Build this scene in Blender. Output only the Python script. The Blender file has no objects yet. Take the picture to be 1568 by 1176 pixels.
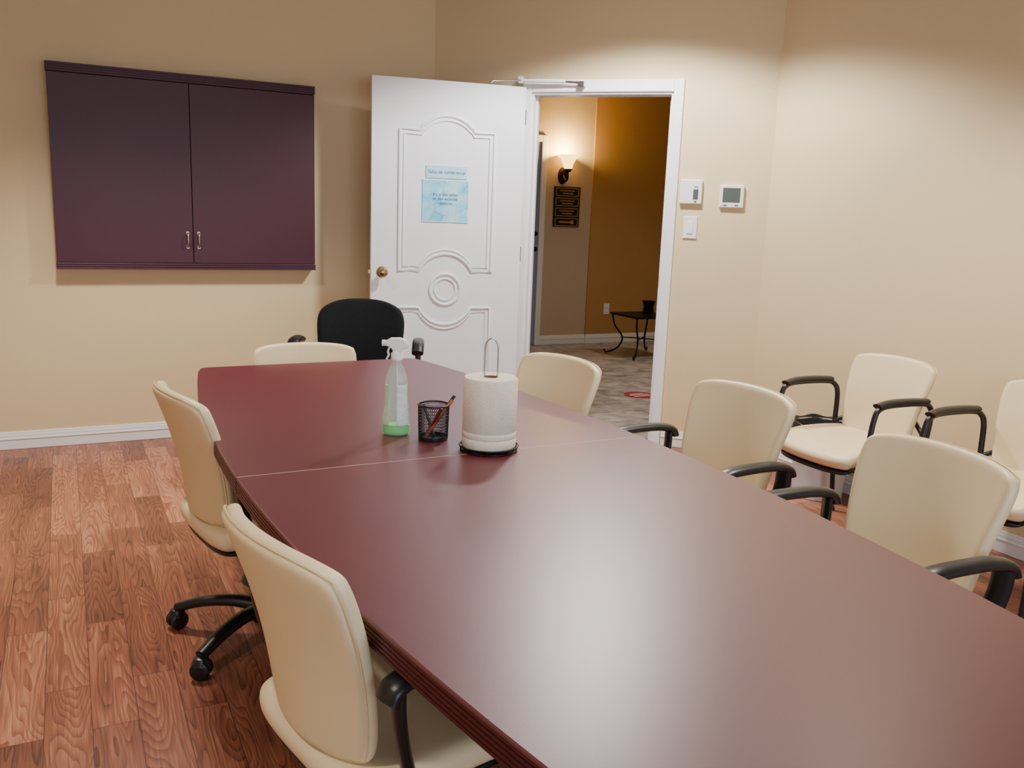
import bpy, bmesh, math, random
from mathutils import Vector, Matrix, Euler
random.seed(3)
scene = bpy.context.scene
COL = scene.collection
pi = math.pi

# ------------------------------------------------------------------ materials
def s2l(c):
    return tuple(((x/255.0)/12.92 if x/255.0 <= 0.04045 else (((x/255.0)+0.055)/1.055)**2.4) for x in c)

def mat(name, rgb, rough=0.5, metal=0.0, var=0.06, vscale=6.0, bump=0.0, bscale=200.0, spec=0.5,
        alpha=1.0, emit=0.0, coat=0.0, emit_rgb=None, trans=0.0, coat_rough=0.3):
    m = bpy.data.materials.new(name); m.use_nodes = True
    nt = m.node_tree; N = nt.nodes; L = nt.links
    b = N['Principled BSDF']
    lin = s2l(rgb)
    tc = N.new('ShaderNodeTexCoord')
    nz = N.new('ShaderNodeTexNoise'); nz.inputs['Scale'].default_value = vscale; nz.inputs['Detail'].default_value = 3
    L.new(tc.outputs['Object'], nz.inputs['Vector'])
    mx = N.new('ShaderNodeMix'); mx.data_type = 'RGBA'
    mx.inputs[6].default_value = tuple(max(0, c*(1-var)) for c in lin)+(1,)
    mx.inputs[7].default_value = tuple(min(1, c*(1+var)) for c in lin)+(1,)
    L.new(nz.outputs['Fac'], mx.inputs[0]); L.new(mx.outputs[2], b.inputs['Base Color'])
    b.inputs['Roughness'].default_value = rough
    b.inputs['Metallic'].default_value = metal
    b.inputs['Specular IOR Level'].default_value = spec
    b.inputs['Alpha'].default_value = alpha
    b.inputs['Coat Weight'].default_value = coat
    b.inputs['Coat Roughness'].default_value = coat_rough
    b.inputs['Transmission Weight'].default_value = trans
    if emit > 0:
        b.inputs['Emission Color'].default_value = s2l(emit_rgb or rgb)+(1,)
        b.inputs['Emission Strength'].default_value = emit
    if bump > 0:
        n2 = N.new('ShaderNodeTexNoise'); n2.inputs['Scale'].default_value = bscale; n2.inputs['Detail'].default_value = 2
        L.new(tc.outputs['Object'], n2.inputs['Vector'])
        bp = N.new('ShaderNodeBump'); bp.inputs['Strength'].default_value = bump; bp.inputs['Distance'].default_value = 0.002
        L.new(n2.outputs['Fac'], bp.inputs['Height']); L.new(bp.outputs['Normal'], b.inputs['Normal'])
    return m

M = {}
M['wall'] = mat('wall_paint', (222, 203, 162), 0.75, var=0.03, vscale=2, bump=0.12, bscale=180, spec=0.3)
M['hallwall'] = mat('hall_paint_beige', (200, 182, 156), 0.7, var=0.04, bump=0.1, bscale=150)
M['ochre'] = mat('hall_paint_ochre', (188, 146, 88), 0.7, var=0.05, bump=0.1, bscale=150)
M['ceil'] = mat('ceiling_paint', (184, 182, 192), 0.9, var=0.03, bump=0.2, bscale=90)
M['white'] = mat('white_gloss_paint', (240, 244, 250), 0.38, var=0.02, bump=0.03, bscale=60)
M['trim'] = mat('trim_white', (242, 243, 245), 0.4, var=0.02)
M['table'] = mat('burgundy_laminate', (86, 19, 30), 0.38, var=0.10, vscale=3, bump=0.05, bscale=520, spec=0.95)
M['tedge'] = mat('burgundy_edge', (66, 18, 24), 0.38, var=0.08, spec=0.5)
M['seam'] = mat('seam_edge', (190, 150, 140), 0.5)
M['cab'] = mat('cabinet_laminate', (66, 19, 38), 0.42, var=0.06, vscale=3, bump=0.06, bscale=500, spec=0.45)
M['cabdark'] = mat('cabinet_edge', (54, 16, 32), 0.4)
M['brass'] = mat('brass', (186, 158, 104), 0.28, metal=1.0)
M['nickel'] = mat('antique_nickel', (186, 172, 148), 0.3, metal=1.0)
M['cream'] = mat('cream_vinyl', (232, 212, 172), 0.40, var=0.03, vscale=8, bump=0.12, bscale=420, spec=0.45)
M['creamback'] = mat('cream_shell', (228, 206, 162), 0.42, var=0.03, bump=0.08, bscale=420)
M['pipe'] = mat('cream_piping', (214, 194, 152), 0.5)
M['black'] = mat('black_plastic', (20, 22, 26), 0.36, var=0.15, bump=0.05, bscale=300)
M['fabric'] = mat('black_fabric', (18, 21, 24), 0.9, var=0.25, vscale=60, bump=0.4, bscale=500, spec=0.2)
M['grey'] = mat('grey_plastic', (92, 96, 100), 0.4)
M['steel'] = mat('steel', (190, 190, 195), 0.25, metal=1.0)
M['wire'] = mat('dark_wire', (45, 42, 42), 0.35, metal=0.8)
M['paper'] = mat('paper_towel', (232, 222, 206), 0.95, var=0.07, vscale=60, bump=0.7, bscale=220, spec=0.1)
M['card'] = mat('cardboard', (150, 120, 88), 0.9)
M['clear'] = mat('clear_plastic', (210, 238, 222), 0.08, alpha=0.28, spec=0.8)
M['green'] = mat('green_liquid', (70, 220, 60), 0.15, alpha=0.9, emit=0.0)
M['label'] = mat('bottle_label', (210, 228, 220), 0.4, var=0.3, vscale=80)
M['labelg'] = mat('bottle_label_green', (190, 222, 180), 0.4, var=0.25, vscale=50)
M['spray'] = mat('white_plastic', (242, 244, 246), 0.35)
M['red'] = mat('red_pen', (150, 40, 30), 0.4)
M['orange'] = mat('brown_pencil', (190, 110, 66), 0.5)
M['lcd'] = mat('lcd_screen', (80, 90, 86), 0.2)
M['plate'] = mat('thermostat_plastic', (238, 238, 236), 0.4)
M['bluedoor'] = mat('hall_door_paint', (150, 160, 196), 0.45, var=0.04)
M['bronze'] = mat('bronze', (50, 36, 28), 0.4, metal=0.6)
M['shade'] = mat('lit_glass_shade', (255, 214, 140), 0.4, emit=6.0, emit_rgb=(255, 190, 90))
M['sign'] = mat('dark_sign', (26, 20, 20), 0.5)
M['signg'] = mat('sign_lettering', (190, 148, 84), 0.5)
M['iron'] = mat('wrought_iron', (24, 20, 20), 0.5, metal=0.5)
M['bulb'] = mat('downlight_bulb', (255, 244, 228), 0.4, emit=9.0, emit_rgb=(255, 240, 218))
M['decal'] = mat('decal_red', (170, 50, 60), 0.5)
M['decalw'] = mat('decal_white', (225, 215, 210), 0.5)
M['txt'] = mat('sign_text', (30, 96, 140), 0.5)
M['plaque'] = mat('plaque_acrylic', (170, 220, 240), 0.15, var=0.02)
M['binp'] = mat('bin_plastic', (206, 210, 220), 0.45)
M['liner'] = mat('bin_liner', (14, 14, 16), 0.35, bump=0.4, bscale=40)

def floor_mat():
    m = bpy.data.materials.new('plank_floor'); m.use_nodes = True
    nt = m.node_tree; N = nt.nodes; L = nt.links; b = N['Principled BSDF']
    def math_(op, a, bb=None, c=None):
        n = N.new('ShaderNodeMath'); n.operation = op
        for i, v in enumerate((a, bb, c)):
            if v is None: continue
            if isinstance(v, (int, float)): n.inputs[i].default_value = v
            else: L.new(v, n.inputs[i])
        return n.outputs[0]
    tc = N.new('ShaderNodeTexCoord'); sp = N.new('ShaderNodeSeparateXYZ'); L.new(tc.outputs['Object'], sp.inputs[0])
    cb = N.new('ShaderNodeCombineXYZ'); L.new(sp.outputs['Y'], cb.inputs['X']); L.new(sp.outputs['X'], cb.inputs['Y'])
    br = N.new('ShaderNodeTexBrick'); L.new(cb.outputs[0], br.inputs['Vector'])
    br.offset = 0.37; br.offset_frequency = 2; br.squash = 1.0
    br.inputs['Color1'].default_value = (0, 0, 0, 1); br.inputs['Color2'].default_value = (1, 1, 1, 1)
    br.inputs['Mortar'].default_value = (0.5, 0.5, 0.5, 1)
    br.inputs['Scale'].default_value = 1; br.inputs['Mortar Size'].default_value = 0.0010
    br.inputs['Brick Width'].default_value = 0.66; br.inputs['Row Height'].default_value = 0.116
    bw = N.new('ShaderNodeRGBToBW'); L.new(br.outputs['Color'], bw.inputs[0]); rnd = bw.outputs[0]
    gz = math_('MULTIPLY', rnd, 61.0)
    gx = math_('MULTIPLY', sp.outputs['Y'], 1.5); gy = math_('MULTIPLY', sp.outputs['X'], 11.0)
    gv = N.new('ShaderNodeCombineXYZ'); L.new(gx, gv.inputs[0]); L.new(gy, gv.inputs[1]); L.new(gz, gv.inputs[2])
    n1 = N.new('ShaderNodeTexNoise'); n1.inputs['Scale'].default_value = 1.0; n1.inputs['Detail'].default_value = 2.0
    n1.inputs['Distortion'].default_value = 0.1; n1.inputs['Roughness'].default_value = 0.3
    L.new(gv.outputs[0], n1.inputs['Vector'])
    ring = math_('FRACT', math_('MULTIPLY', n1.outputs['Fac'], 20.0))
    ring = math_('POWER', ring, 2.2)
    fx = math_('MULTIPLY', sp.outputs['Y'], 7.0); fy = math_('MULTIPLY', sp.outputs['X'], 210.0)
    fv = N.new('ShaderNodeCombineXYZ'); L.new(fx, fv.inputs[0]); L.new(fy, fv.inputs[1]); L.new(gz, fv.inputs[2])
    n2 = N.new('ShaderNodeTexNoise'); n2.inputs['Scale'].default_value = 1.0; n2.inputs['Detail'].default_value = 4
    L.new(fv.outputs[0], n2.inputs['Vector'])
    n3 = N.new('ShaderNodeTexNoise'); n3.inputs['Scale'].default_value = 1.3; n3.inputs['Detail'].default_value = 2
    L.new(gv.outputs[0], n3.inputs['Vector'])
    g = math_('MULTIPLY_ADD', ring, -0.24, math_('MULTIPLY', n2.outputs['Fac'], 0.60))
    g = math_('MULTIPLY_ADD', n3.outputs['Fac'], 0.40, g)
    g = math_('MULTIPLY_ADD', rnd, 0.30, g)
    g = math_('ADD', g, -0.10)
    cr = N.new('ShaderNodeValToRGB'); L.new(g, cr.inputs[0])
    e = cr.color_ramp.elements
    e[0].position = 0.18; e[0].color = s2l((84, 46, 36))+(1,)
    e[1].position = 0.88; e[1].color = s2l((206, 148, 116))+(1,)
    k = e.new(0.52); k.color = s2l((148, 88, 66))+(1,)
    mo = N.new('ShaderNodeMix'); mo.data_type = 'RGBA'
    L.new(br.outputs['Fac'], mo.inputs[0]); L.new(cr.outputs[0], mo.inputs[6]); mo.inputs[7].default_value = s2l((70, 38, 30))+(1,)
    L.new(mo.outputs[2], b.inputs['Base Color'])
    b.inputs['Roughness'].default_value = 0.33
    bp = N.new('ShaderNodeBump'); bp.inputs['Strength'].default_value = 0.08; bp.inputs['Distance'].default_value = 0.002
    L.new(g, bp.inputs['Height']); L.new(bp.outputs[0], b.inputs['Normal'])
    return m
M['floor'] = floor_mat()

def tile_mat():
    m = bpy.data.materials.new('hall_vinyl'); m.use_nodes = True
    nt = m.node_tree; N = nt.nodes; L = nt.links; b = N['Principled BSDF']
    tc = N.new('ShaderNodeTexCoord')
    br = N.new('ShaderNodeTexBrick'); L.new(tc.outputs['Object'], br.inputs['Vector'])
    br.inputs['Scale'].default_value = 1; br.inputs['Brick Width'].default_value = 0.5; br.inputs['Row Height'].default_value = 0.25
    br.inputs['Mortar Size'].default_value = 0.003
    br.inputs['Color1'].default_value = s2l((196, 186, 174))+(1,); br.inputs['Color2'].default_value = s2l((168, 158, 148))+(1,)
    br.inputs['Mortar'].default_value = s2l((110, 102, 96))+(1,)
    nz = N.new('ShaderNodeTexNoise'); nz.inputs['Scale'].default_value = 9; nz.inputs['Detail'].default_value = 6
    L.new(tc.outputs['Object'], nz.inputs['Vector'])
    cr = N.new('ShaderNodeValToRGB'); cr.color_ramp.elements[0].position = 0.3; cr.color_ramp.elements[0].color = (0.5, 0.5, 0.5, 1)
    cr.color_ramp.elements[1].position = 0.7; cr.color_ramp.elements[1].color = (1.2, 1.2, 1.2, 1)
    L.new(nz.outputs['Fac'], cr.inputs[0])
    mx = N.new('ShaderNodeMix'); mx.data_type = 'RGBA'; mx.blend_type = 'MULTIPLY'; mx.inputs[0].default_value = 1
    L.new(br.outputs['Color'], mx.inputs[6]); L.new(cr.outputs[0], mx.inputs[7]); L.new(mx.outputs[2], b.inputs['Base Color'])
    b.inputs['Roughness'].default_value = 0.4
    return m
M['tile'] = tile_mat()

def poster_mat():
    m = bpy.data.materials.new('poster_print'); m.use_nodes = True
    nt = m.node_tree; N = nt.nodes; L = nt.links; b = N['Principled BSDF']
    tc = N.new('ShaderNodeTexCoord')
    vo = N.new('ShaderNodeTexVoronoi'); vo.feature = 'DISTANCE_TO_EDGE'; vo.inputs['Scale'].default_value = 9
    L.new(tc.outputs['Object'], vo.inputs['Vector'])
    cr = N.new('ShaderNodeValToRGB'); cr.color_ramp.elements[0].position = 0.0; cr.color_ramp.elements[0].color = s2l((90, 150, 190))+(1,)
    cr.color_ramp.elements[1].position = 0.03; cr.color_ramp.elements[1].color = s2l((110, 205, 238))+(1,)
    L.new(vo.outputs['Distance'], cr.inputs[0])
    nz = N.new('ShaderNodeTexNoise'); nz.inputs['Scale'].default_value = 9; L.new(tc.outputs['Object'], nz.inputs['Vector'])
    c2 = N.new('ShaderNodeValToRGB'); c2.color_ramp.elements[0].position = 0.4; c2.color_ramp.elements[1].position = 0.75
    L.new(nz.outputs['Fac'], c2.inputs[0])
    mx = N.new('ShaderNodeMix'); mx.data_type = 'RGBA'; L.new(c2.outputs[0], mx.inputs[0])
    L.new(cr.outputs[0], mx.inputs[6]); mx.inputs[7].default_value = s2l((205, 238, 248))+(1,)
    L.new(mx.outputs[2], b.inputs['Base Color']); b.inputs['Roughness'].default_value = 0.3
    return m
M['poster'] = poster_mat()

# ------------------------------------------------------------------ mesh helpers
def empty(name, loc=(0, 0, 0), rz=0.0):
    o = bpy.data.objects.new(name, None); o.empty_display_size = 0.1
    o.location = loc; o.rotation_euler = (0, 0, rz); COL.objects.link(o); return o

def link(me, name, m, parent=None, smooth=False):
    o = bpy.data.objects.new(name, me); COL.objects.link(o)
    if m is not None: me.materials.append(m)
    if parent is not None: o.parent = parent
    if smooth:
        for p in me.polygons: p.use_smooth = True
    return o

def boxes(name, specs, m, parent=None, bevel=0.0, seg=2):
    bm = bmesh.new()
    for (x0, x1, y0, y1, z0, z1) in specs:
        vs = [bm.verts.new(p) for p in ((x0,y0,z0),(x1,y0,z0),(x1,y1,z0),(x0,y1,z0),(x0,y0,z1),(x1,y0,z1),(x1,y1,z1),(x0,y1,z1))]
        for f in ((0,3,2,1),(4,5,6,7),(0,1,5,4),(1,2,6,5),(2,3,7,6),(3,0,4,7)):
            bm.faces.new([vs[i] for i in f])
    me = bpy.data.meshes.new(name); bm.to_mesh(me); bm.free()
    o = link(me, name, m, parent)
    if bevel > 0:
        bv = o.modifiers.new('bevel', 'BEVEL'); bv.width = bevel; bv.segments = seg; bv.limit_method = 'ANGLE'
    return o

def prism(name, pts, z0, z1, m, parent=None):
    bm = bmesh.new()
    a = [bm.verts.new((x, y, z0)) for x, y in pts]; b = [bm.verts.new((x, y, z1)) for x, y in pts]
    bm.faces.new(list(reversed(a))); bm.faces.new(b)
    n = len(pts)
    for i in range(n): bm.faces.new([a[i], a[(i+1) % n], b[(i+1) % n], b[i]])
    bmesh.ops.recalc_face_normals(bm, faces=bm.faces)
    me = bpy.data.meshes.new(name); bm.to_mesh(me); bm.free()
    return link(me, name, m, parent)

def lathe(name, prof, m, parent=None, segs=40, sx=1.0, sy=1.0, loc=(0, 0, 0), closed=False):
    bm = bmesh.new(); rings = []
    for r, z in prof:
        if r <= 1e-6: rings.append([bm.verts.new((0, 0, z))])
        else: rings.append([bm.verts.new((r*sx*math.cos(2*pi*i/segs), r*sy*math.sin(2*pi*i/segs), z)) for i in range(segs)])
    pairs = [(i, i+1) for i in range(len(rings)-1)]
    if closed: pairs.append((len(rings)-1, 0))
    for i, j in pairs:
        a, b = rings[i], rings[j]
        if len(a) == 1 and len(b) == 1: continue
        for k in range(segs):
            k2 = (k+1) % segs
            if len(a) == 1: bm.faces.new([a[0], b[k], b[k2]])
            elif len(b) == 1: bm.faces.new([a[k], a[k2], b[0]])
            else: bm.faces.new([a[k], a[k2], b[k2], b[k]])
    bmesh.ops.recalc_face_normals(bm, faces=bm.faces)
    me = bpy.data.meshes.new(name); bm.to_mesh(me); bm.free()
    o = link(me, name, m, parent, smooth=True); o.location = loc
    try: me.set_sharp_from_angle(angle=math.radians(40))
    except Exception: pass
    return o

def catmull(pts, n=6, closed=False):
    P = [Vector(p) for p in pts]; out = []
    L_ = len(P)
    rng = range(L_) if closed else range(L_-1)
    for i in rng:
        p0 = P[(i-1) % L_] if (closed or i > 0) else P[0]*2-P[1]
        p1 = P[i]; p2 = P[(i+1) % L_]
        p3 = P[(i+2) % L_] if (closed or i+2 < L_) else P[-1]*2-P[-2]
        for k in range(n):
            t = k/n
            out.append(0.5*((2*p1)+(-p0+p2)*t+(2*p0-5*p1+4*p2-p3)*t*t+(-p0+3*p1-3*p2+p3)*t**3))
    if not closed: out.append(P[-1])
    return out

def tube(name, pts, rx, m, parent=None, ry=None, closed=False, segs=10, smooth_path=0, up=(0, 0, 1), taper=None):
    if ry is None: ry = rx
    P = catmull(pts, smooth_path, closed) if smooth_path else [Vector(p) for p in pts]
    bm = bmesh.new(); rings = []; n = len(P); up = Vector(up); prev = None
    for i, p in enumerate(P):
        if closed: t = P[(i+1) % n]-P[i-1]
        else: t = P[min(i+1, n-1)]-P[max(i-1, 0)]
        t.normalize()
        if prev is None:
            s = t.cross(up)
            if s.length < 0.05: s = t.cross(Vector((1, 0, 0)))
        else:
            s = prev-t*prev.dot(t)
            if s.length < 1e-4: s = t.cross(up)
        s.normalize(); prev = s.copy(); w = s.cross(t)
        k = 1.0 if taper is None else taper[0]+(taper[1]-taper[0])*i/(n-1)
        rings.append([bm.verts.new(p+s*(rx*k*math.cos(2*pi*j/segs))+w*(ry*k*math.sin(2*pi*j/segs))) for j in range(segs)])
    for i in range(n if closed else n-1):
        a, b = rings[i], rings[(i+1) % n]
        for j in range(segs): bm.faces.new([a[j], a[(j+1) % segs], b[(j+1) % segs], b[j]])
    if not closed:
        bm.faces.new(rings[0]); bm.faces.new(rings[-1])
    bmesh.ops.recalc_face_normals(bm, faces=bm.faces)
    me = bpy.data.meshes.new(name); bm.to_mesh(me); bm.free()
    o = link(me, name, m, parent, smooth=True)
    try: me.set_sharp_from_angle(angle=math.radians(60))
    except Exception: pass
    return o

def sheet(name, fn, nu, nv, thick, m, parent=None, sub=2, offset=0.0):
    bm = bmesh.new(); V = []
    for j in range(nv+1):
        V.append([bm.verts.new(fn(-1+2*i/nu, -1+2*j/nv)) for i in range(nu+1)])
    for j in range(nv):
        for i in range(nu): bm.faces.new([V[j][i], V[j][i+1], V[j+1][i+1], V[j+1][i]])
    me = bpy.data.meshes.new(name); bm.to_mesh(me); bm.free()
    o = link(me, name, m, parent, smooth=True)
    sd = o.modifiers.new('thick', 'SOLIDIFY'); sd.thickness = thick; sd.offset = offset
    ss = o.modifiers.new('sub', 'SUBSURF'); ss.levels = sub; ss.render_levels = sub
    return o

def text(name, body, size, m, parent, loc, rot, ext=0.0006):
    c = bpy.data.curves.new(name, 'FONT'); c.body = body; c.size = size; c.extrude = ext
    c.align_x = 'CENTER'; c.align_y = 'CENTER'
    o = bpy.data.objects.new(name, c); COL.objects.link(o); c.materials.append(m)
    o.parent = parent; o.location = loc; o.rotation_euler = rot; return o

# ------------------------------------------------------------------ room shell
C1 = (2.159, 5.486); C2 = (3.653, 3.993)
XL, YB, H = -1.9, -1.6, 2.75
prism('floor', [(XL, YB), (C2[0], YB), C2, C1, (XL, C1[1])], -0.05, 0.0, M['floor'])
prism('floor_hall', [(C1[0]+.0, C1[1]), C2, (8.0, C2[1]), (8.0, 8.34), (C1[0], 8.34)], -0.05, 0.0, M['tile'])
prism('ceiling', [(XL, YB), (C2[0], YB), C2, C1, (XL, C1[1])], H, H+0.05, M['ceil'])
prism('ceiling_hall', [(C1[0], C1[1]), C2, (8.0, C2[1]), (8.0, 8.34), (C1[0], 8.34)], H, H+0.05, M['ceil'])
boxes('wall_back', [(XL-.12, C1[0]+.03, C1[1], C1[1]+.12, 0, H)], M['wall'])
boxes('wall_right', [(C2[0], C2[0]+.12, YB-.12, C2[1]+.03, 0, H)], M['wall'])
boxes('wall_left', [(XL-.12, XL, YB-.12, C1[1], 0, H)], M['wall'])
WX0, WX1, WZ0, WZ1 = -0.9, 2.9, 0.85, 2.15
boxes('wall_rear', [(XL, WX0, YB-.12, YB, 0, H), (WX1, C2[0], YB-.12, YB, 0, H), (WX0, WX1, YB-.12, YB, 0, WZ0), (WX0, WX1, YB-.12, YB, WZ1, H)], M['wall'])
w1 = empty('window_1')
boxes('window_frame', [(WX0, WX1, YB-.08, YB+.02, WZ0-.05, WZ0+.04), (WX0, WX1, YB-.08, YB+.02, WZ1-.04, WZ1+.05),
      (WX0-.05, WX0+.04, YB-.08, YB+.02, WZ0-.05, WZ1+.05), (WX1-.04, WX1+.05, YB-.08, YB+.02, WZ0-.05, WZ1+.05),
      (.98, 1.02, YB-.08, YB+.01, WZ0, WZ1)], M['trim'], w1, 0.004)

dw = boxes('wall_door', [(-.04, .655, 0, .12, 0, H), (1.528, 2.15, 0, .12, 0, H), (.655, 1.528, 0, .12, 2.13, H)], M['wall'])
dw.location = (C1[0], C1[1], 0); dw.rotation_euler = (0, 0, -pi/4)
tr = empty('trim_1', (C1[0], C1[1], 0), -pi/4)
boxes('door_casing', [(.598, .657, -.018, 0, 0, 2.2), (1.526, 1.585, -.018, 0, 0, 2.2), (.657, 1.526, -.018, 0, 2.128, 2.2)], M['trim'], tr, 0.005)
boxes('door_jamb', [(.655, .670, -.002, .122, 0, 2.13), (1.513, 1.528, -.002, .122, 0, 2.13), (.655, 1.528, -.002, .122, 2.115, 2.13),
      (.670, .682, .05, .085, 0, 2.115), (1.501, 1.513, .05, .085, 0, 2.115)], M['trim'], tr, 0.002)
boxes('threshold', [(.67, 1.513, -.01, .1, 0, .008)], M['steel'], tr, 0.003)
boxes('strike_plate', [(1.511, 1.5135, .0, .03, .98, 1.05)], M['brass'], tr)

def baseboard(name, L_, loc, rz):
    o = empty(name, loc, rz)
    boxes('board', [(0, L_, -.013, 0, 0, .085)], M['trim'], o, 0.003)
    boxes('cap_bead', [(0, L_, -.009, 0, .083, .10)], M['trim'], o, 0.004)
    boxes('lower_bead', [(0, L_, -.017, 0, .055, .066)], M['trim'], o, 0.003)
    return o
baseboard('baseboard_back', C1[0]-XL, (XL, C1[1], 0), 0)
baseboard('baseboard_right', C2[1]-YB, (C2[0], C2[1], 0), -pi/2)
baseboard('baseboard_left', C1[1]-YB, (XL, YB, 0), pi/2)
baseboard('baseboard_door_wall', 2.11-1.59, (C1[0]+1.588*.7071, C1[1]-1.588*.7071, 0), -pi/4)
baseboard('baseboard_door_wall', .59, (C1[0], C1[1], 0), -pi/4)

# hall shell
HY = 8.34
boxes('wall_hall_back', [(C1[0]-.1, 5.13, HY, HY+.12, 0, H)], M['hallwall'])
boxes('wall_hall_ochre', [(5.13, 8.1, HY-.012, HY+.12, 0, H)], M['ochre'])
boxes('wall_hall_left', [(C1[0]-.12, C1[0], C1[1]+.12, HY, 0, H)], M['hallwall'])
boxes('wall_hall_right', [(8.0, 8.12, C2[1], HY, 0, H)], M['ochre'])
boxes('wall_hall_front', [(C2[0]+.12, 8.1, C2[1]-.1, C2[1], 0, H)], M['hallwall'])
baseboard('baseboard_hall', 5.13-4.55, (4.55, HY, 0), 0)
baseboard('baseboard_hall', 2.87, (5.13, HY-.012, 0), 0)

# ------------------------------------------------------------------ open door leaf
lx, ly = 1.638, 5.142
ang = math.atan2(4.981-5.142, 2.560-1.638); LW = 0.936
d = empty('door_1', (lx, ly, 0), ang)
boxes('leaf', [(0, LW, 0, .042, .012, 2.15)], M['white'], d, 0.003)
def arc(cx, hw, z0, z1, n=16, rev=False):
    sag = z1-z0; R = (hw*hw+sag*sag)/(2*abs(sag)); a = math.asin(min(1, hw/R)); sg = 1 if sag > 0 else -1
    cz = z1-sg*R; out = []
    for i in range(n+1):
        t = -a+2*a*i/n; out.append((cx+R*math.sin(t), cz+sg*R*math.cos(t)))
    return out if not rev else out[::-1]
cx = .457
def panel_up(i):
    xl, xr = .168+i, .746-i
    p = [(xl, 1.03+i), (xl, 1.862-i)]
    p += [(cx-.165+i*.2, 1.862-i), (cx-.155+i*.2, 1.885-i)] + arc(cx, .145-i*.2, 1.888-i, 1.95-i) + [(cx+.155-i*.2, 1.885-i), (cx+.165-i*.2, 1.862-i)]
    p += [(xr, 1.862-i), (xr, 1.03+i)]
    p += arc(cx, .165, 1.03+i, 1.135+i, rev=True)
    return p
def panel_lo(i):
    xl, xr = .168+i, .746-i
    p = [(xl, .22+i), (xl, .805-i)] + arc(cx, .165, .805-i, .70-i) + [(xr, .805-i), (xr, .22+i)]
    return p
for nm, fn in (('upper_moulding', panel_up), ('lower_moulding', panel_lo)):
    for k, (i, r) in enumerate(((0, .010), (.026, .007))):
        tube(nm, [(x, -.001, z) for x, z in fn(i)], r, M['white'], d, closed=True, segs=8, up=(0, 1, 0))
for r, t in ((.094, .010), (.066, .007)):
    tube('ring_moulding', [(cx+r*math.cos(2*pi*k/48), -.001, .918+r*math.sin(2*pi*k/48)) for k in range(48)], t, M['white'], d, closed=True, segs=8, up=(0, 1, 0))
kn = lathe('door_knob', [(0, 0), (.033, 0), (.033, .004), (.014, .010), (.011, .03), (.016, .036), (.027, .046), (.029, .056), (.024, .066), (.012, .071), (0, .072)], M['brass'], d)
kn.rotation_euler = (pi/2, 0, 0); kn.location = (.068, 0, 1.02)
kb = lathe('door_knob_back', [(0, 0), (.033, 0), (.033, .004), (.014, .010), (.011, .03), (.027, .046), (.029, .056), (.012, .071), (0, .072)], M['brass'], d)
kb.rotation_euler = (-pi/2, 0, 0); kb.location = (.068, .042, 1.02)
boxes('latch_plate', [(-.002, .001, .008, .034, .98, 1.06), (-.012, 0, .014, .028, 1.008, 1.03)], M['brass'], d)
for z in (.25, 1.1, 1.93):
    h = lathe('hinge', [(0, 0), (.008, 0), (.008, .09), (0, .09)], M['steel'], d, segs=12); h.location = (LW+.004, .02, z)
boxes('room_plaque', [(.325, .580, -.006, 0, 1.585, 1.660)], M['plaque'], d, 0.002)
text('plaque_text', 'Salle de conférence', .029, M['txt'], d, (.452, -.0068, 1.622), (pi/2, 0, 0))
boxes('poster', [(.305, .590, -.004, 0, 1.330, 1.572)], M['poster'], d, 0.001)
text('poster_text', "Il y a des salles\net des espaces\nréservés", .026, M['txt'], d, (.447, -.0048, 1.465), (pi/2, 0, 0))
boxes('poster_edge', [(.303, .592, -.005, 0, 1.326, 1.332), (.303, .592, -.005, 0, 1.570, 1.575)], M['plaque'], d)
dc = empty('door_closer', (C1[0], C1[1], 0), -pi/4)
tube('closer_arm', [(.60, -.06, 2.20), (.98, -.05, 2.176)], .007, M['steel'], dc)
tube('closer_tube', [(.60, -.07, 2.19), (.88, -.055, 2.185)], .011, M['trim'], dc)
boxes('frame_bracket', [(.955, .995, -.06, -.017, 2.155, 2.185)], M['steel'], dc, 0.003)
tube('leaf_link', [(.61, -.07, 2.19), (.47, -.20, 2.17), (.46, -.21, 2.158)], .006, M['steel'], dc)
boxes('pivot', [(.585, .615, -.08, -.017, 2.175, 2.215)], M['trim'], dc, 0.004)

# ------------------------------------------------------------------ wall cabinet
cb = empty('whiteboard_cabinet', (-.041, C1[1], 0)); W = 1.412
boxes('carcass', [(0.004, W-.004, -.060, 0, 1.03, 2.065)], M['cab'], cb, 0.002)
boxes('door_panel_l', [(.002, W/2-.002, -.080, -.061, 1.045, 2.036)], M['cab'], cb, 0.0015)
boxes('door_panel_r', [(W/2+.002, W-.002, -.080, -.061, 1.045, 2.036)], M['cab'], cb, 0.0015)
boxes('cornice', [(-.002, W+.002, -.086, 0, 2.076, 2.086), (-.002, W+.002, -.085, 0, 2.064, 2.073), (-.002, W+.002, -.085, 0, 2.052, 2.061), (-.002, W+.002, -.085, 0, 2.040, 2.049), (.002, W-.002, -.081, 0, 2.038, 2.08)], M['cab'], cb, 0.0015)
boxes('base_rail', [(-.002, W+.002, -.086, 0, 1.008, 1.017), (-.002, W+.002, -.085, 0, 1.020, 1.029), (-.002, W+.002, -.085, 0, 1.032, 1.041), (.002, W-.002, -.080, 0, 1.01, 1.043)], M['cab'], cb, 0.0015)
for x in (W/2-.030, W/2+.030):
    tube('pull_handle', [(x, -.080, 1.135), (x, -.100, 1.142), (x, -.106, 1.175), (x, -.100, 1.208), (x, -.080, 1.215)], .005, M['nickel'], cb, smooth_path=4, up=(1, 0, 0))
    boxes('pull_plate', [(x-.008, x+.008, -.083, -.080, 1.126, 1.146), (x-.008, x+.008, -.083, -.080, 1.204, 1.224)], M['nickel'], cb, 0.001)

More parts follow.
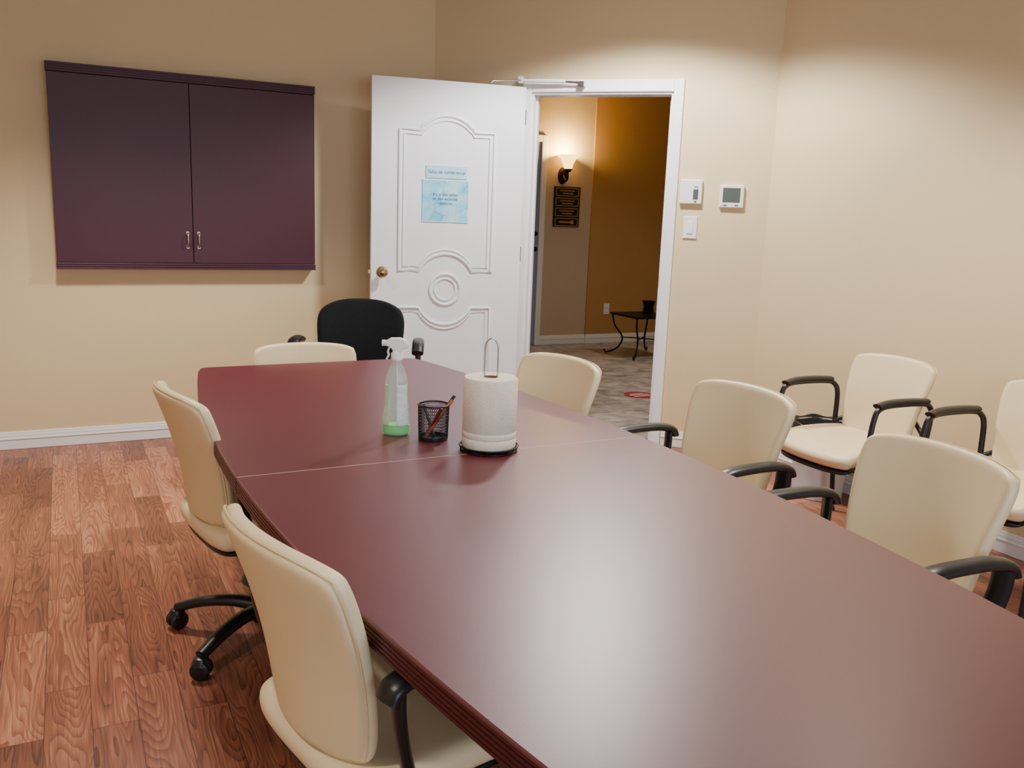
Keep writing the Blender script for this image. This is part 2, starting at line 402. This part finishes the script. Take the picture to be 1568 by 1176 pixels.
# ------------------------------------------------------------------ wall controls on the angled wall
def on_door_wall(name, s, z):
    return empty(name, (C1[0]+s*.7071-.0008, C1[1]-s*.7071-.0008, z), -pi/4)
t1 = on_door_wall('thermostat', 1.667, 1.56)
boxes('housing', [(-.065, .065, -.028, 0, -.07, .07)], M['plate'], t1, 0.006)
boxes('display', [(.015, .045, -.0295, -.02, -.045, .015)], M['lcd'], t1, 0.001)
boxes('button', [(.023, .037, -.031, -.02, -.060, -.052), (.019, .043, -.0295, -.02, .025, .03)], M['grey'], t1)
t2 = on_door_wall('thermostat', 1.903, 1.54)
boxes('housing', [(-.069, .069, -.024, 0, -.065, .065)], M['plate'], t2, 0.006)
boxes('display', [(-.050, .050, -.0255, -.02, -.035, .048)], M['lcd'], t2, 0.001)
boxes('buttons', [(-.043, -.023, -.026, -.02, -.055, -.048), (.022, .042, -.026, -.02, -.055, -.048)], M['grey'], t2)
sw = on_door_wall('light_switch', 1.675, 1.352)
boxes('plate', [(-.041, .041, -.008, 0, -.065, .065)], M['plate'], sw, 0.003)
boxes('rocker', [(-.018, .018, -.013, 0, -.037, .037)], M['white'], sw, 0.003)

# ------------------------------------------------------------------ hall contents
hd = empty('door_2', (0, HY, 0))
boxes('slab', [(3.62, 4.485, -.012, 0, 0.01, 2.13)], M['bluedoor'], hd, 0.003)
boxes('casing', [(4.485, 4.55, -.028, 0, 0, 2.2), (3.555, 3.62, -.028, 0, 0, 2.2), (3.62, 4.485, -.028, 0, 2.13, 2.2)], M['trim'], hd, 0.005)
boxes('slab_panels', [(3.72, 4.02, -.018, -.01, 1.2, 2.0), (4.08, 4.30, -.018, -.01, 1.2, 2.0), (3.72, 4.02, -.018, -.01, .2, .9), (4.08, 4.30, -.018, -.01, .2, .9)], M['bluedoor'], hd, 0.006)
for z, r in ((1.03, .03), (1.19, .028)):
    k = lathe('lock_knob', [(0, 0), (r, 0), (r, .006), (.012, .01), (.012, .03), (r*.9, .04), (r*.8, .06), (0, .064)], M['bronze'], hd, segs=20)
    k.rotation_euler = (pi/2, 0, 0); k.location = (4.425, -.012, z)
sc = empty('wall_sconce', (4.753, HY, 1.80))
bp_ = lathe('backplate', [(0, 0), (.055, 0), (.05, .012), (.03, .02), (0, .022)], M['bronze'], sc, sx=1, sy=1.6, segs=24); bp_.rotation_euler = (pi/2, 0, 0)
tube('arm', [(0, -.02, 0), (0, -.07, -.05), (0, -.11, -.03), (0, -.11, .05)], .012, M['bronze'], sc, smooth_path=5, up=(1, 0, 0))
lathe('cup', [(0, .03), (.03, .04), (.045, .06), (.04, .07), (0, .07)], M['bronze'], sc, segs=24, loc=(0, -.11, 0))
lathe('glass_shade', [(.03, .065), (.045, .08), (.055, .12), (.08, .17), (.125, .205), (.122, .21), (.075, .178), (.048, .125), (.036, .085), (.025, .07)], M['shade'], sc, segs=32, loc=(0, -.11, 0), closed=True)
pl = bpy.data.lights.new('sconce_bulb', 'POINT'); pl.energy = 30; pl.color = (1, .70, .26); pl.shadow_soft_size = .04
po = bpy.data.objects.new('sconce_bulb', pl); COL.objects.link(po); po.parent = sc; po.location = (0, -.13, .24)
sg = empty('directory_sign', (4.819, HY, 1.48))
boxes('board', [(-.16, .16, -.012, 0, -.21, .21)], M['sign'], sg, 0.002)
for k in range(4):
    z = .155-k*.105
    boxes('frame_row', [(-.14, .14, -.018, -.01, z+.036, z+.043), (-.14, .14, -.018, -.01, z-.043, z-.036), (-.14, -.134, -.018, -.01, z-.04, z+.04), (.134, .14, -.018, -.01, z-.04, z+.04)], M['signg'], sg)
    boxes('lettering', [(-.09, .09, -.015, -.01, z+.008, z+.018), (-.06, .07, -.015, -.01, z-.02, z-.01)] if k < 3 else [(-.09, .06, -.015, -.01, z-.008, z+.008), (.05, .09, -.015, -.01, z-.018, z+.018)], M['signg'], sg)
ol = empty('wall_outlet', (5.391, HY-.012, .38))
boxes('plate', [(-.038, .038, -.006, 0, -.06, .06)], M['plate'], ol, 0.002)
boxes('sockets', [(-.016, .016, -.009, -.004, .008, .042), (-.016, .016, -.009, -.004, -.042, -.008)], M['white'], ol, 0.002)
st = empty('iron_side_table', (5.25, 7.42, 0))
boxes('top', [(-.24, .24, -.24, .24, .41, .43)], M['iron'], st, 0.004)
for sx in (-1, 1):
    for sy in (-1, 1):
        tube('scroll_leg', [(sx*.22, sy*.22, .41), (sx*.20, sy*.20, .30), (sx*.14, sy*.14, .18), (sx*.17, sy*.17, .07), (sx*.25, sy*.25, .012), (sx*.27, sy*.27, .04)], .009, M['iron'], st, smooth_path=5, segs=8)
tube('stretcher', [(.14, .14, .18), (-.14, -.14, .18)], .006, M['iron'], st); tube('stretcher', [(-.14, .14, .18), (.14, -.14, .18)], .006, M['iron'], st)
lathe('top_bowl', [(0, .43), (.05, .43), (.06, .45), (.05, .50), (.07, .56), (.06, .56), (.04, .5), (0, .46)], M['bronze'], st, segs=24, loc=(.1, .05, 0))
fd = empty('floor_decal', (4.069, 5.716, 0))
lathe('disc', [(0, .0008), (.13, .0008), (.13, .0015), (0, .0015)], M['decal'], fd)
boxes('lettering', [(-.08, .08, -.045, -.025, .0015, .002), (-.09, .09, .0, .02, .0015, .002), (-.06, .06, .045, .06, .0015, .002)], M['decalw'], fd)

# ------------------------------------------------------------------ conference table
TX, TY, TL, TZ = .950, 2.153, 1.54, .74
NEAR = 1.58
def outline(ins):
    pts = []; rc = .035
    def hw(y): return .605-(.14 if y > 0 else .165)*(y/1.54)**2
    y0, y1 = -NEAR+ins, TL-ins; n = 40
    right = []
    for i in range(n+1):
        y = y0+(y1-y0)*i/n
        if y0+rc <= y <= y1-rc: right.append((hw(y)-ins, y))
    wf, wn = hw(y1)-ins, hw(y0)-ins
    def corner(cx_, cy_, a0, a1): return [(cx_+rc*math.cos(a0+(a1-a0)*k/6), cy_+rc*math.sin(a0+(a1-a0)*k/6)) for k in range(7)]
    pts += right
    pts += corner(wf-rc, y1-rc, 0, pi/2)
    pts += corner(-wf+rc, y1-rc, pi/2, pi)
    pts += [(-x, y) for x, y in reversed(right)]
    pts += corner(-wn+rc, y0+rc, pi, 1.5*pi)
    pts += corner(wn-rc, y0+rc, 1.5*pi, 2*pi)
    return pts
tb = empty('conference_table', (TX, TY, 0), math.radians(1.0))
prof = [(TZ, .004), (TZ-.0012, .0012), (TZ-.004, 0), (TZ-.010, 0)]
z = TZ-.010
for k in range(4):
    prof += [(z-.0005, .0035), (z-.0020, .0035), (z-.0025, .0), (z-.0085, .0)]; z -= .0085
prof += [(z-.001, .004), (z-.001, .05)]
zbot = z-.001
bm = bmesh.new(); rings = [[bm.verts.new((x, y, zz)) for x, y in outline(ins)] for zz, ins in prof]
bm.faces.new(rings[0])
for a, b in zip(rings[:-1], rings[1:]):
    n = len(a)
    for i in range(n): bm.faces.new([a[i], b[i], b[(i+1) % n], a[(i+1) % n]])
bm.faces.new(list(reversed(rings[-1])))
bmesh.ops.recalc_face_normals(bm, faces=bm.faces)
me = bpy.data.meshes.new('table_top'); bm.to_mesh(me); bm.free()
top = link(me, 'table_top', M['table'], tb); me.materials.append(M['tedge'])
for p in me.polygons:
    if len(p.vertices) == 4 and p.center.z < TZ-.003: p.material_index = 1
boxes('seam', [(-.603, .603, -.0012, .0012, TZ-.004, TZ+.0003)], M['seam'], tb)
boxes('seam_edge', [(-.6056, -.603, -.0012, .0012, zbot+.002, TZ-.002), (.603, .6056, -.0012, .0012, zbot+.002, TZ-.002)], M['cabdark'], tb)
for yy in (-.85, .85):
    boxes('pedestal_panel', [(-.27, .27, yy-.04, yy+.04, .03, zbot)], M['tedge'], tb, 0.01)
    boxes('pedestal_foot', [(-.33, .33, yy-.07, yy+.07, 0, .06)], M['tedge'], tb, 0.015)
boxes('stretcher', [(-.02, .02, -.82, .82, .25, .60)], M['tedge'], tb, 0.005)

# ------------------------------------------------------------------ chairs
def back_fn(scale=1.0, yoff=0.0, dz=0.0, w0=.178, w1=.055, z0=.448, z1=.848, c=.075, crown=.010, pw=7, lean=.095):
    def f(p, q):
        v = (q+1)/2; hw_ = w0+w1*v
        x = p*hw_*(1-c*abs(q)**pw)*scale
        qq = q*(1-c*.9*abs(p)**pw)*scale
        vv = (qq+1)/2
        zz = z0+(z1-z0)*vv+crown*(1-p*p)*vv
        y = -.205-lean*vv+.045*p*p+.018*math.sin(pi*min(1, max(0, vv)))+yoff
        return (x, y, zz+dz)
    return f
def seat_fn(scale=1.0, dz=0.0):
    def f(p, q):
        x = p*.235*(1-.09*abs(q)**5)*scale
        y = q*.235*(1-.09*abs(p)**5)*scale+.005
        z_ = .425-.045*max(0, q)**3+.010*p*p-.01*max(0, -q)**2+dz
        return (x, y, z_)
    return f
def rim(fn, n=18, k=1.0):
    pts = []
    for i in range(n): pts.append(fn(-k+2*k*i/n, -k))
    for i in range(n): pts.append(fn(k, -k+2*k*i/n))
    for i in range(n): pts.append(fn(k-2*k*i/n, k))
    for i in range(n): pts.append(fn(-k, k-2*k*i/n))
    return pts
def star_base(o, dz=0.0, rot=0.3, R=.31):
    lathe('gas_column', [(0, .07), (.028, .07), (.028, .24), (.016, .245), (.016, .38+dz), (0, .38+dz)], M['black'], o, segs=20)
    lathe('hub', [(0, .06), (.05, .06), (.055, .08), (.045, .12), (.03, .135), (0, .135)], M['black'], o, segs=24)
    for k in range(5):
        a = rot+2*pi*k/5; ca, sa = math.cos(a), math.sin(a)
        tube('base_leg', [(.03*ca, .03*sa, .105), (.12*ca, .12*sa, .112), (.22*ca, .22*sa, .100), (R*ca, R*sa, .072)], .026, M['black'], o, ry=.019, smooth_path=4, taper=(1.15, .8))
        cxx, cyy = R*ca, R*sa
        b = a+1.1+k
        for sgn in (-1, 1):
            wv = lathe('caster_wheel', [(0, -.010), (.024, -.010), (.029, -.006), (.029, .006), (.024, .010), (0, .010)], M['black'], o, segs=20)
            wv.rotation_euler = (pi/2, 0, b); wv.location = (cxx+sgn*.015*math.sin(b), cyy-sgn*.015*math.cos(b), .029)
        hv = lathe('caster_hood', [(0, .038), (.022, .034), (.029, .045), (.020, .066), (.009, .07), (.009, .08), (0, .08)], M['black'], o, segs=18); hv.location = (cxx, cyy, 0)
def place(name, topc, face, back=.29):
    fx, fy = face; n = math.hypot(fx, fy); fx /= n; fy /= n
    return empty(name, (topc[0]+fx*back, topc[1]+fy*back, 0), math.atan2(fy, fx)-pi/2)
def task_chair(topc, face, dz=0.0, rot=.3, back=.29):
    o = place('conference_chair', topc, face, back)
    sheet('seat_cushion', seat_fn(1, .0+dz), 10, 10, .062, M['cream'], o)
    sheet('seat_shell', seat_fn(.93, -.042+dz), 8, 8, .022, M['black'], o)
    sheet('back_cushion', back_fn(dz=dz), 16, 16, .030, M['cream'], o)
    sheet('back_shell', back_fn(.970, -.018, dz), 16, 16, .016, M['creamback'], o)
    tube('back_piping', rim(back_fn(.995, -.014, dz), k=.985), .003, M['pipe'], o, closed=True, segs=6)
    tube('back_stem', [(0, -.12, .40+dz), (0, -.19, .41+dz), (0, -.212, .47+dz), (0, -.215, .54+dz)], .05, M['black'], o, ry=.008, smooth_path=4)
    boxes('tilt_mechanism', [(-.07, .07, -.10, .10, .345+dz, .385+dz)], M['black'], o, 0.012)
    boxes('seat_yoke', [(-.20, .20, -.13, -.06, .362+dz, .385+dz)], M['black'], o, 0.01)
    for s in (-1, 1):
        tube('arm_upright', [(s*.16, -.10, .372+dz), (s*.222, -.105, .378+dz), (s*.246, -.13, .43+dz), (s*.257, -.160, .53+dz), (s*.266, -.175, .60+dz), (s*.268, -.178, .650+dz)], .012, M['black'], o, ry=.025, smooth_path=6, up=(0, 0, 1))
        tube('arm_pad', [(s*.268, -.200, .636+dz), (s*.268, -.185, .658+dz), (s*.268, -.13, .670+dz), (s*.268, -.05, .673+dz), (s*.267, .04, .671+dz), (s*.264, .085, .660+dz)], .028, M['black'], o, ry=.014, smooth_path=5, segs=14)
    tube('height_lever', [(.05, .02, .36+dz), (.20, .03, .355+dz)], .006, M['black'], o)
    star_base(o, dz, rot)
    return o
task_chair((1.735, 2.936), (-.976, -.218), rot=.5)
task_chair((2.02, 2.205), (-.998, -.069), rot=.2, dz=.008)
task_chair((1.965, 1.421), (-1, .03), rot=.9, dz=.008)
task_chair((.250, 2.71), (.985, .171), rot=.22)
task_chair((.270, 1.452), (.975, .22), rot=.7)
task_chair((.935, 3.89), (-.10, -.99), dz=-.062, rot=.1)

def guest_chair(topc, face, dz=0.0):
    o = place('guest_armchair', topc, face)
    sheet('seat_cushion', seat_fn(1, .01), 10, 10, .062, M['cream'], o)
    sheet('seat_pan', seat_fn(.93, -.032), 8, 8, .022, M['black'], o)
    sheet('back_cushion', back_fn(dz=-.040), 16, 16, .030, M['cream'], o)
    sheet('back_shell', back_fn(.970, -.018, -.040), 16, 16, .016, M['creamback'], o)
    tube('back_piping', rim(back_fn(.995, -.014, -.040), k=.985), .003, M['pipe'], o, closed=True, segs=6)
    for s in (-1, 1):
        tube('side_frame', [(s*.275, .235, .012), (s*.272, .215, .30), (s*.270, .175, .50), (s*.268, .155, .61), (s*.268, .13, .655), (s*.268, .05, .668), (s*.268, -.12, .665),
              (s*.266, -.175, .650), (s*.262, -.20, .60), (s*.255, -.195, .44), (s*.260, -.22, .25), (s*.268, -.25, .012)], .012, M['black'], o, smooth_path=5, up=(1, 0, 0))
        tube('arm_pad', [(s*.268, -.15, .676), (s*.268, -.06, .682), (s*.267, .06, .682), (s*.264, .14, .668)], .024, M['black'], o, ry=.011, smooth_path=5, segs=14)
        for y in (.236, -.251):
            lathe('foot_glide', [(0, 0), (.017, 0), (.017, .012), (.012, .02), (0, .02)], M['black'], o, segs=14, loc=(s*(.275 if y > 0 else .268), y, 0))
    tube('cross_bar', [(-.262, .19, .385), (.262, .19, .385)], .010, M['black'], o, up=(0, 1, 0))
    tube('cross_bar', [(-.256, -.19, .385), (.256, -.19, .385)], .010, M['black'], o, up=(0, 1, 0))
    for s in (-1, 1):
        tube('back_bracket', [(s*.255, -.19, .47), (s*.21, -.23, .50), (s*.15, -.245, .55)], .010, M['black'], o, smooth_path=4)
    return o
guest_chair((3.40, 2.76), (-1, 0))
guest_chair((3.49, 2.05), (-1, 0))

def office_chair():
    o = place('black_office_chair', (1.424, 4.62), (-.365, -.936))
    sheet('seat_cushion', seat_fn(1.02, .03), 10, 10, .08, M['fabric'], o)
    sheet('back_cushion', back_fn(w0=.21, w1=.030, z0=.50, z1=.895, c=.16, crown=.018, pw=5), 12, 12, .06, M['fabric'], o)
    tube('back_bar', [(0, -.05, .385), (0, -.22, .38), (0, -.285, .42), (0, -.285, .62)], .035, M['black'], o, ry=.010, smooth_path=5)
    boxes('tilt_mechanism', [(-.08, .08, -.10, .10, .355, .40)], M['black'], o, 0.012)
    for s in (-1, 1):
        tube('arm_loop', [(s*.18, -.06, .40), (s*.285, -.06, .42), (s*.31, -.03, .55), (s*.31, .0, .675), (s*.31, .03, .695)], .020, M['grey'], o, ry=.012, smooth_path=5)
        tube('arm_front', [(s*.18, .04, .40), (s*.285, .09, .43), (s*.31, .14, .55), (s*.31, .13, .69)], .015, M['black'], o, smooth_path=5)
        tube('arm_pad', [(s*.31, -.16, .705), (s*.31, -.05, .725), (s*.31, .08, .725), (s*.308, .15, .690)], .030, M['black'], o, ry=.017, smooth_path=5, segs=14)
    star_base(o, .0, .4)
office_chair()

# grey waste bin with a black liner, near the corner behind the guest chair
wb = empty('waste_bin', (3.475, 3.24, 0))
lathe('bin_body', [(0, 0), (.120, 0), (.125, .005), (.150, .37), (.155, .378), (.155, .385), (.147, .385), (.120, .012), (0, .012)], M['binp'], wb, segs=48)
bm = bmesh.new(); rr = []
for r, z_, wob in ((.105, .10, 0), (.143, .375, .0), (.155, .398, .006), (.162, .388, .004), (.161, .370, .008), (.1595, .360, .008)):
    rr.append([bm.verts.new(((r+wob*math.sin(5*a_)*.3)*math.cos(a_), (r+wob*math.sin(5*a_)*.3)*math.sin(a_), z_+wob*math.sin(7*a_))) for a_ in [2*pi*i/48 for i in range(48)]])
for a, b in zip(rr[:-1], rr[1:]):
    for i in range(48): bm.faces.new([a[i], a[(i+1) % 48], b[(i+1) % 48], b[i]])
bm.faces.new(rr[0])
bmesh.ops.recalc_face_normals(bm, faces=bm.faces)
me = bpy.data.meshes.new('bin_liner'); bm.to_mesh(me); bm.free()
link(me, 'bin_liner', M['liner'], wb, smooth=True)

# ------------------------------------------------------------------ objects on the table
pt = empty('paper_towel_roll', (1.043, 2.178, TZ))
roll = [(.020, .012), (.074, .012), (.0765, .016), (.0765, .040), (.0758, .041), (.0765, .042), (.0765, .058), (.0758, .059), (.0765, .060), (.0762, .204), (.073, .209), (.021, .209), (.020, .205)]
lathe('roll', roll, M['paper'], pt, segs=64, closed=True)
lathe('core', [(.0195, .012), (.0205, .012), (.0205, .2095), (.0195, .2095)], M['card'], pt, segs=32, closed=True)
for z_, r in ((.0025, .079), (.014, .083)):
    tube('holder_ring', [(r*math.cos(2*pi*k/48), r*math.sin(2*pi*k/48), z_) for k in range(48)], .0022, M['wire'], pt, closed=True, segs=8)
for k in range(24):
    a = 2*pi*k/24
    tube('holder_scroll', [(.079*math.cos(a), .079*math.sin(a), .003), (.083*math.cos(a+.13), .083*math.sin(a+.13), .014)], .0015, M['wire'], pt, segs=6)
for k in range(4):
    a = pi*k/4
    tube('holder_spoke', [(.08*math.cos(a), .08*math.sin(a), .004), (-.08*math.cos(a), -.08*math.sin(a), .004)], .0018, M['wire'], pt, segs=6)
tube('holder_handle', [(-.018, 0, .008), (-.018, 0, .20), (-.018, 0, .285), (-.013, 0, .308), (0, 0, .316), (.013, 0, .308), (.018, 0, .285), (.018, 0, .20), (.018, 0, .008)], .0024, M['steel'], pt, smooth_path=5, up=(0, 1, 0)).rotation_euler = (0, 0, -.45)

bt = empty('spray_bottle', (.852, 2.420, TZ), -.47)
body = [(0, 0), (.036, 0), (.041, .004), (.042, .012), (.041, .05), (.036, .09), (.033, .12), (.034, .15), (.031, .175), (.022, .20), (.015, .215), (.0125, .222), (.0125, .236), (0, .236)]
lathe('body', body, M['clear'], bt, sx=1.0, sy=.62, segs=48)
lathe('liquid', [(0, .003), (.034, .003), (.0385, .008), (.0395, .014), (.0388, .032), (0, .032)], M['green'], bt, sx=1, sy=.60, segs=40)
def lab(x0, x1):
    def f(p, q):
        t = (p+1)/2*(x1-x0)+x0; zz = .092+q*.062
        r = .040-.006*max(0, min(1, (zz-.05)/.06)); r = max(r, .034)
        return (r*1.03*math.sin(t), -r*.62*1.05*math.cos(t), zz)
    return f
sheet('label_front', lab(.10, 1.15), 8, 8, .0006, M['label'], bt, sub=1)
sheet('label_side', lab(-1.1, -.45), 6, 8, .0006, M['labelg'], bt, sub=1)
tube('dip_tube', [(0, 0, .235), (.004, 0, .12), (.01, 0, .01)], .002, M['spray'], bt, segs=6)
lathe('collar', [(.0, .226), (.017, .226), (.017, .244), (.012, .25), (0, .25)], M['spray'], bt, segs=28)
sh = bmesh.new()
outl = [(-.034, .279), (-.036, .268), (-.022, .264), (-.012, .256), (-.010, .244), (.012, .244), (.016, .256), (.034, .262), (.036, .270), (.026, .284), (.010, .290), (-.018, .289)]
fa = [sh.verts.new((x, -.011, z_)) for x, z_ in outl]; fb_ = [sh.verts.new((x, .011, z_)) for x, z_ in outl]
sh.faces.new(fa); sh.faces.new(list(reversed(fb_)))
for i in range(len(outl)): sh.faces.new([fa[i], fb_[i], fb_[(i+1) % len(outl)], fa[(i+1) % len(outl)]])
bmesh.ops.recalc_face_normals(sh, faces=sh.faces)
me = bpy.data.meshes.new('trigger_head'); sh.to_mesh(me); sh.free()
th = link(me, 'trigger_head', M['spray'], bt); bv = th.modifiers.new('b', 'BEVEL'); bv.width = .003; bv.segments = 3
tube('trigger', [(-.020, 0, .264), (-.026, 0, .250), (-.024, 0, .238), (-.030, 0, .226)], .006, M['spray'], bt, ry=.003, smooth_path=4)
nz_ = lathe('nozzle', [(0, 0), (.009, 0), (.009, .010), (0, .010)], M['spray'], bt, segs=16); nz_.rotation_euler = (0, -pi/2, 0); nz_.location = (-.033, 0, .2735)

pc = empty('pencil_cup', (.937, 2.335, TZ))
bm = bmesh.new(); nS, nZ = 50, 22; rr = []
for j in range(nZ+1):
    r = .042+.003*j/nZ; off = 0.5*(j % 2)
    rr.append([bm.verts.new((r*math.cos(2*pi*(i+off)/nS), r*math.sin(2*pi*(i+off)/nS), .003+.100*j/nZ)) for i in range(nS)])
for j in range(0, nZ-1):
    for i in range(nS):
        i2 = (i+1) % nS; a, b, c = rr[j], rr[j+1], rr[j+2]
        if j % 2 == 0: bm.faces.new([a[i2], b[i2], c[i2], b[i]])
me = bpy.data.meshes.new('mesh_wall'); bm.to_mesh(me); bm.free()
mw = link(me, 'mesh_wall', M['black'], pc); wf = mw.modifiers.new('w', 'WIREFRAME'); wf.thickness = .0019; wf.use_replace = True
lathe('bottom', [(0, 0), (.042, 0), (.043, .003), (.0425, .012), (.041, .012), (.040, .003), (0, .003)], M['black'], pc)
tube('rim', [(.0455*math.cos(2*pi*k/40), .0455*math.sin(2*pi*k/40), .104) for k in range(40)], .0026, M['black'], pc, closed=True)
tube('pen', [(-.028, .0, .006), (.060, -.012, .128)], .0045, M['black'], pc, segs=10)
tube('pencil', [(-.030, -.008, .006), (.050, -.022, .118)], .0048, M['orange'], pc, segs=6)
tube('red_pen', [(-.02, .012, .006), (.012, -.034, .098)], .005, M['red'], pc, segs=10)
tube('marker', [(.01, .02, .006), (-.02, .03, .100)], .005, M['grey'], pc, segs=10)

# ------------------------------------------------------------------ lights
def downlight(x, y, e, col=(1, .92, .80), size=126, z=H, blend=.75, rad=.09):
    o = empty('recessed_downlight', (x, y, z))
    lathe('trim_ring', [(.095, -.004), (.12, -.006), (.125, 0), (.095, 0)], M['trim'], o, closed=True)
    lathe('lamp_lens', [(0, -.001), (.094, -.001), (.094, 0), (0, 0)], M['bulb'], o)
    l = bpy.data.lights.new('lamp', 'SPOT'); l.energy = e; l.color = col; l.spot_size = math.radians(size); l.spot_blend = blend; l.shadow_soft_size = rad
    lo = bpy.data.objects.new('lamp', l); COL.objects.link(lo); lo.parent = o; lo.location = (0, 0, -.02)
downlight(2.53, 3.87, 370, (1, .97, .94), size=144, blend=.35, rad=.12)
downlight(2.60, 2.1, 215, (1, .89, .75), size=116)
downlight(.1, 4.0, 330, (1, .89, .75), size=116, rad=.12)
downlight(.95, 1.6, 75, size=115)
downlight(-1.0, 1.2, 140, size=115)
downlight(5.5, 6.2, 85, (1, .90, .78), size=140)  # added fill to brighten the hall, not a known ceiling fixture
al = bpy.data.lights.new('window_daylight', 'AREA'); al.shape = 'RECTANGLE'; al.size = WX1-WX0; al.size_y = WZ1-WZ0
al.energy = 88; al.color = (.74, .85, 1.0)
ao = bpy.data.objects.new('window_daylight', al); COL.objects.link(ao); ao.parent = w1
ao.location = ((WX0+WX1)/2, YB-.06, (WZ0+WZ1)/2); ao.rotation_euler = (pi/2, 0, 0)
wd = bpy.data.worlds.new('world'); scene.world = wd; wd.use_nodes = True
wd.node_tree.nodes['Background'].inputs[0].default_value = (.75, .85, 1, 1); wd.node_tree.nodes['Background'].inputs[1].default_value = .4

# ------------------------------------------------------------------ camera
th_, ro = math.radians(11.0), math.radians(2.18)
R0 = Vector((1, 0, 0)); D0 = Vector((0, -math.sin(th_), -math.cos(th_))); F = Vector((0, math.cos(th_), -math.sin(th_)))
R = R0*math.cos(ro)-D0*math.sin(ro); D = R0*math.sin(ro)+D0*math.cos(ro); U = -D
m3 = Matrix((R, U, -F)).transposed()
m3 = Matrix.Rotation(math.radians(-27), 3, 'Z') @ m3
cam = bpy.data.cameras.new('camera'); cam.lens = 36*1350/1568; cam.sensor_width = 36; cam.clip_start = .02
co = bpy.data.objects.new('camera', cam); COL.objects.link(co)
co.matrix_world = Matrix.Translation((0, 0, 1.40)) @ m3.to_4x4()
scene.camera = co
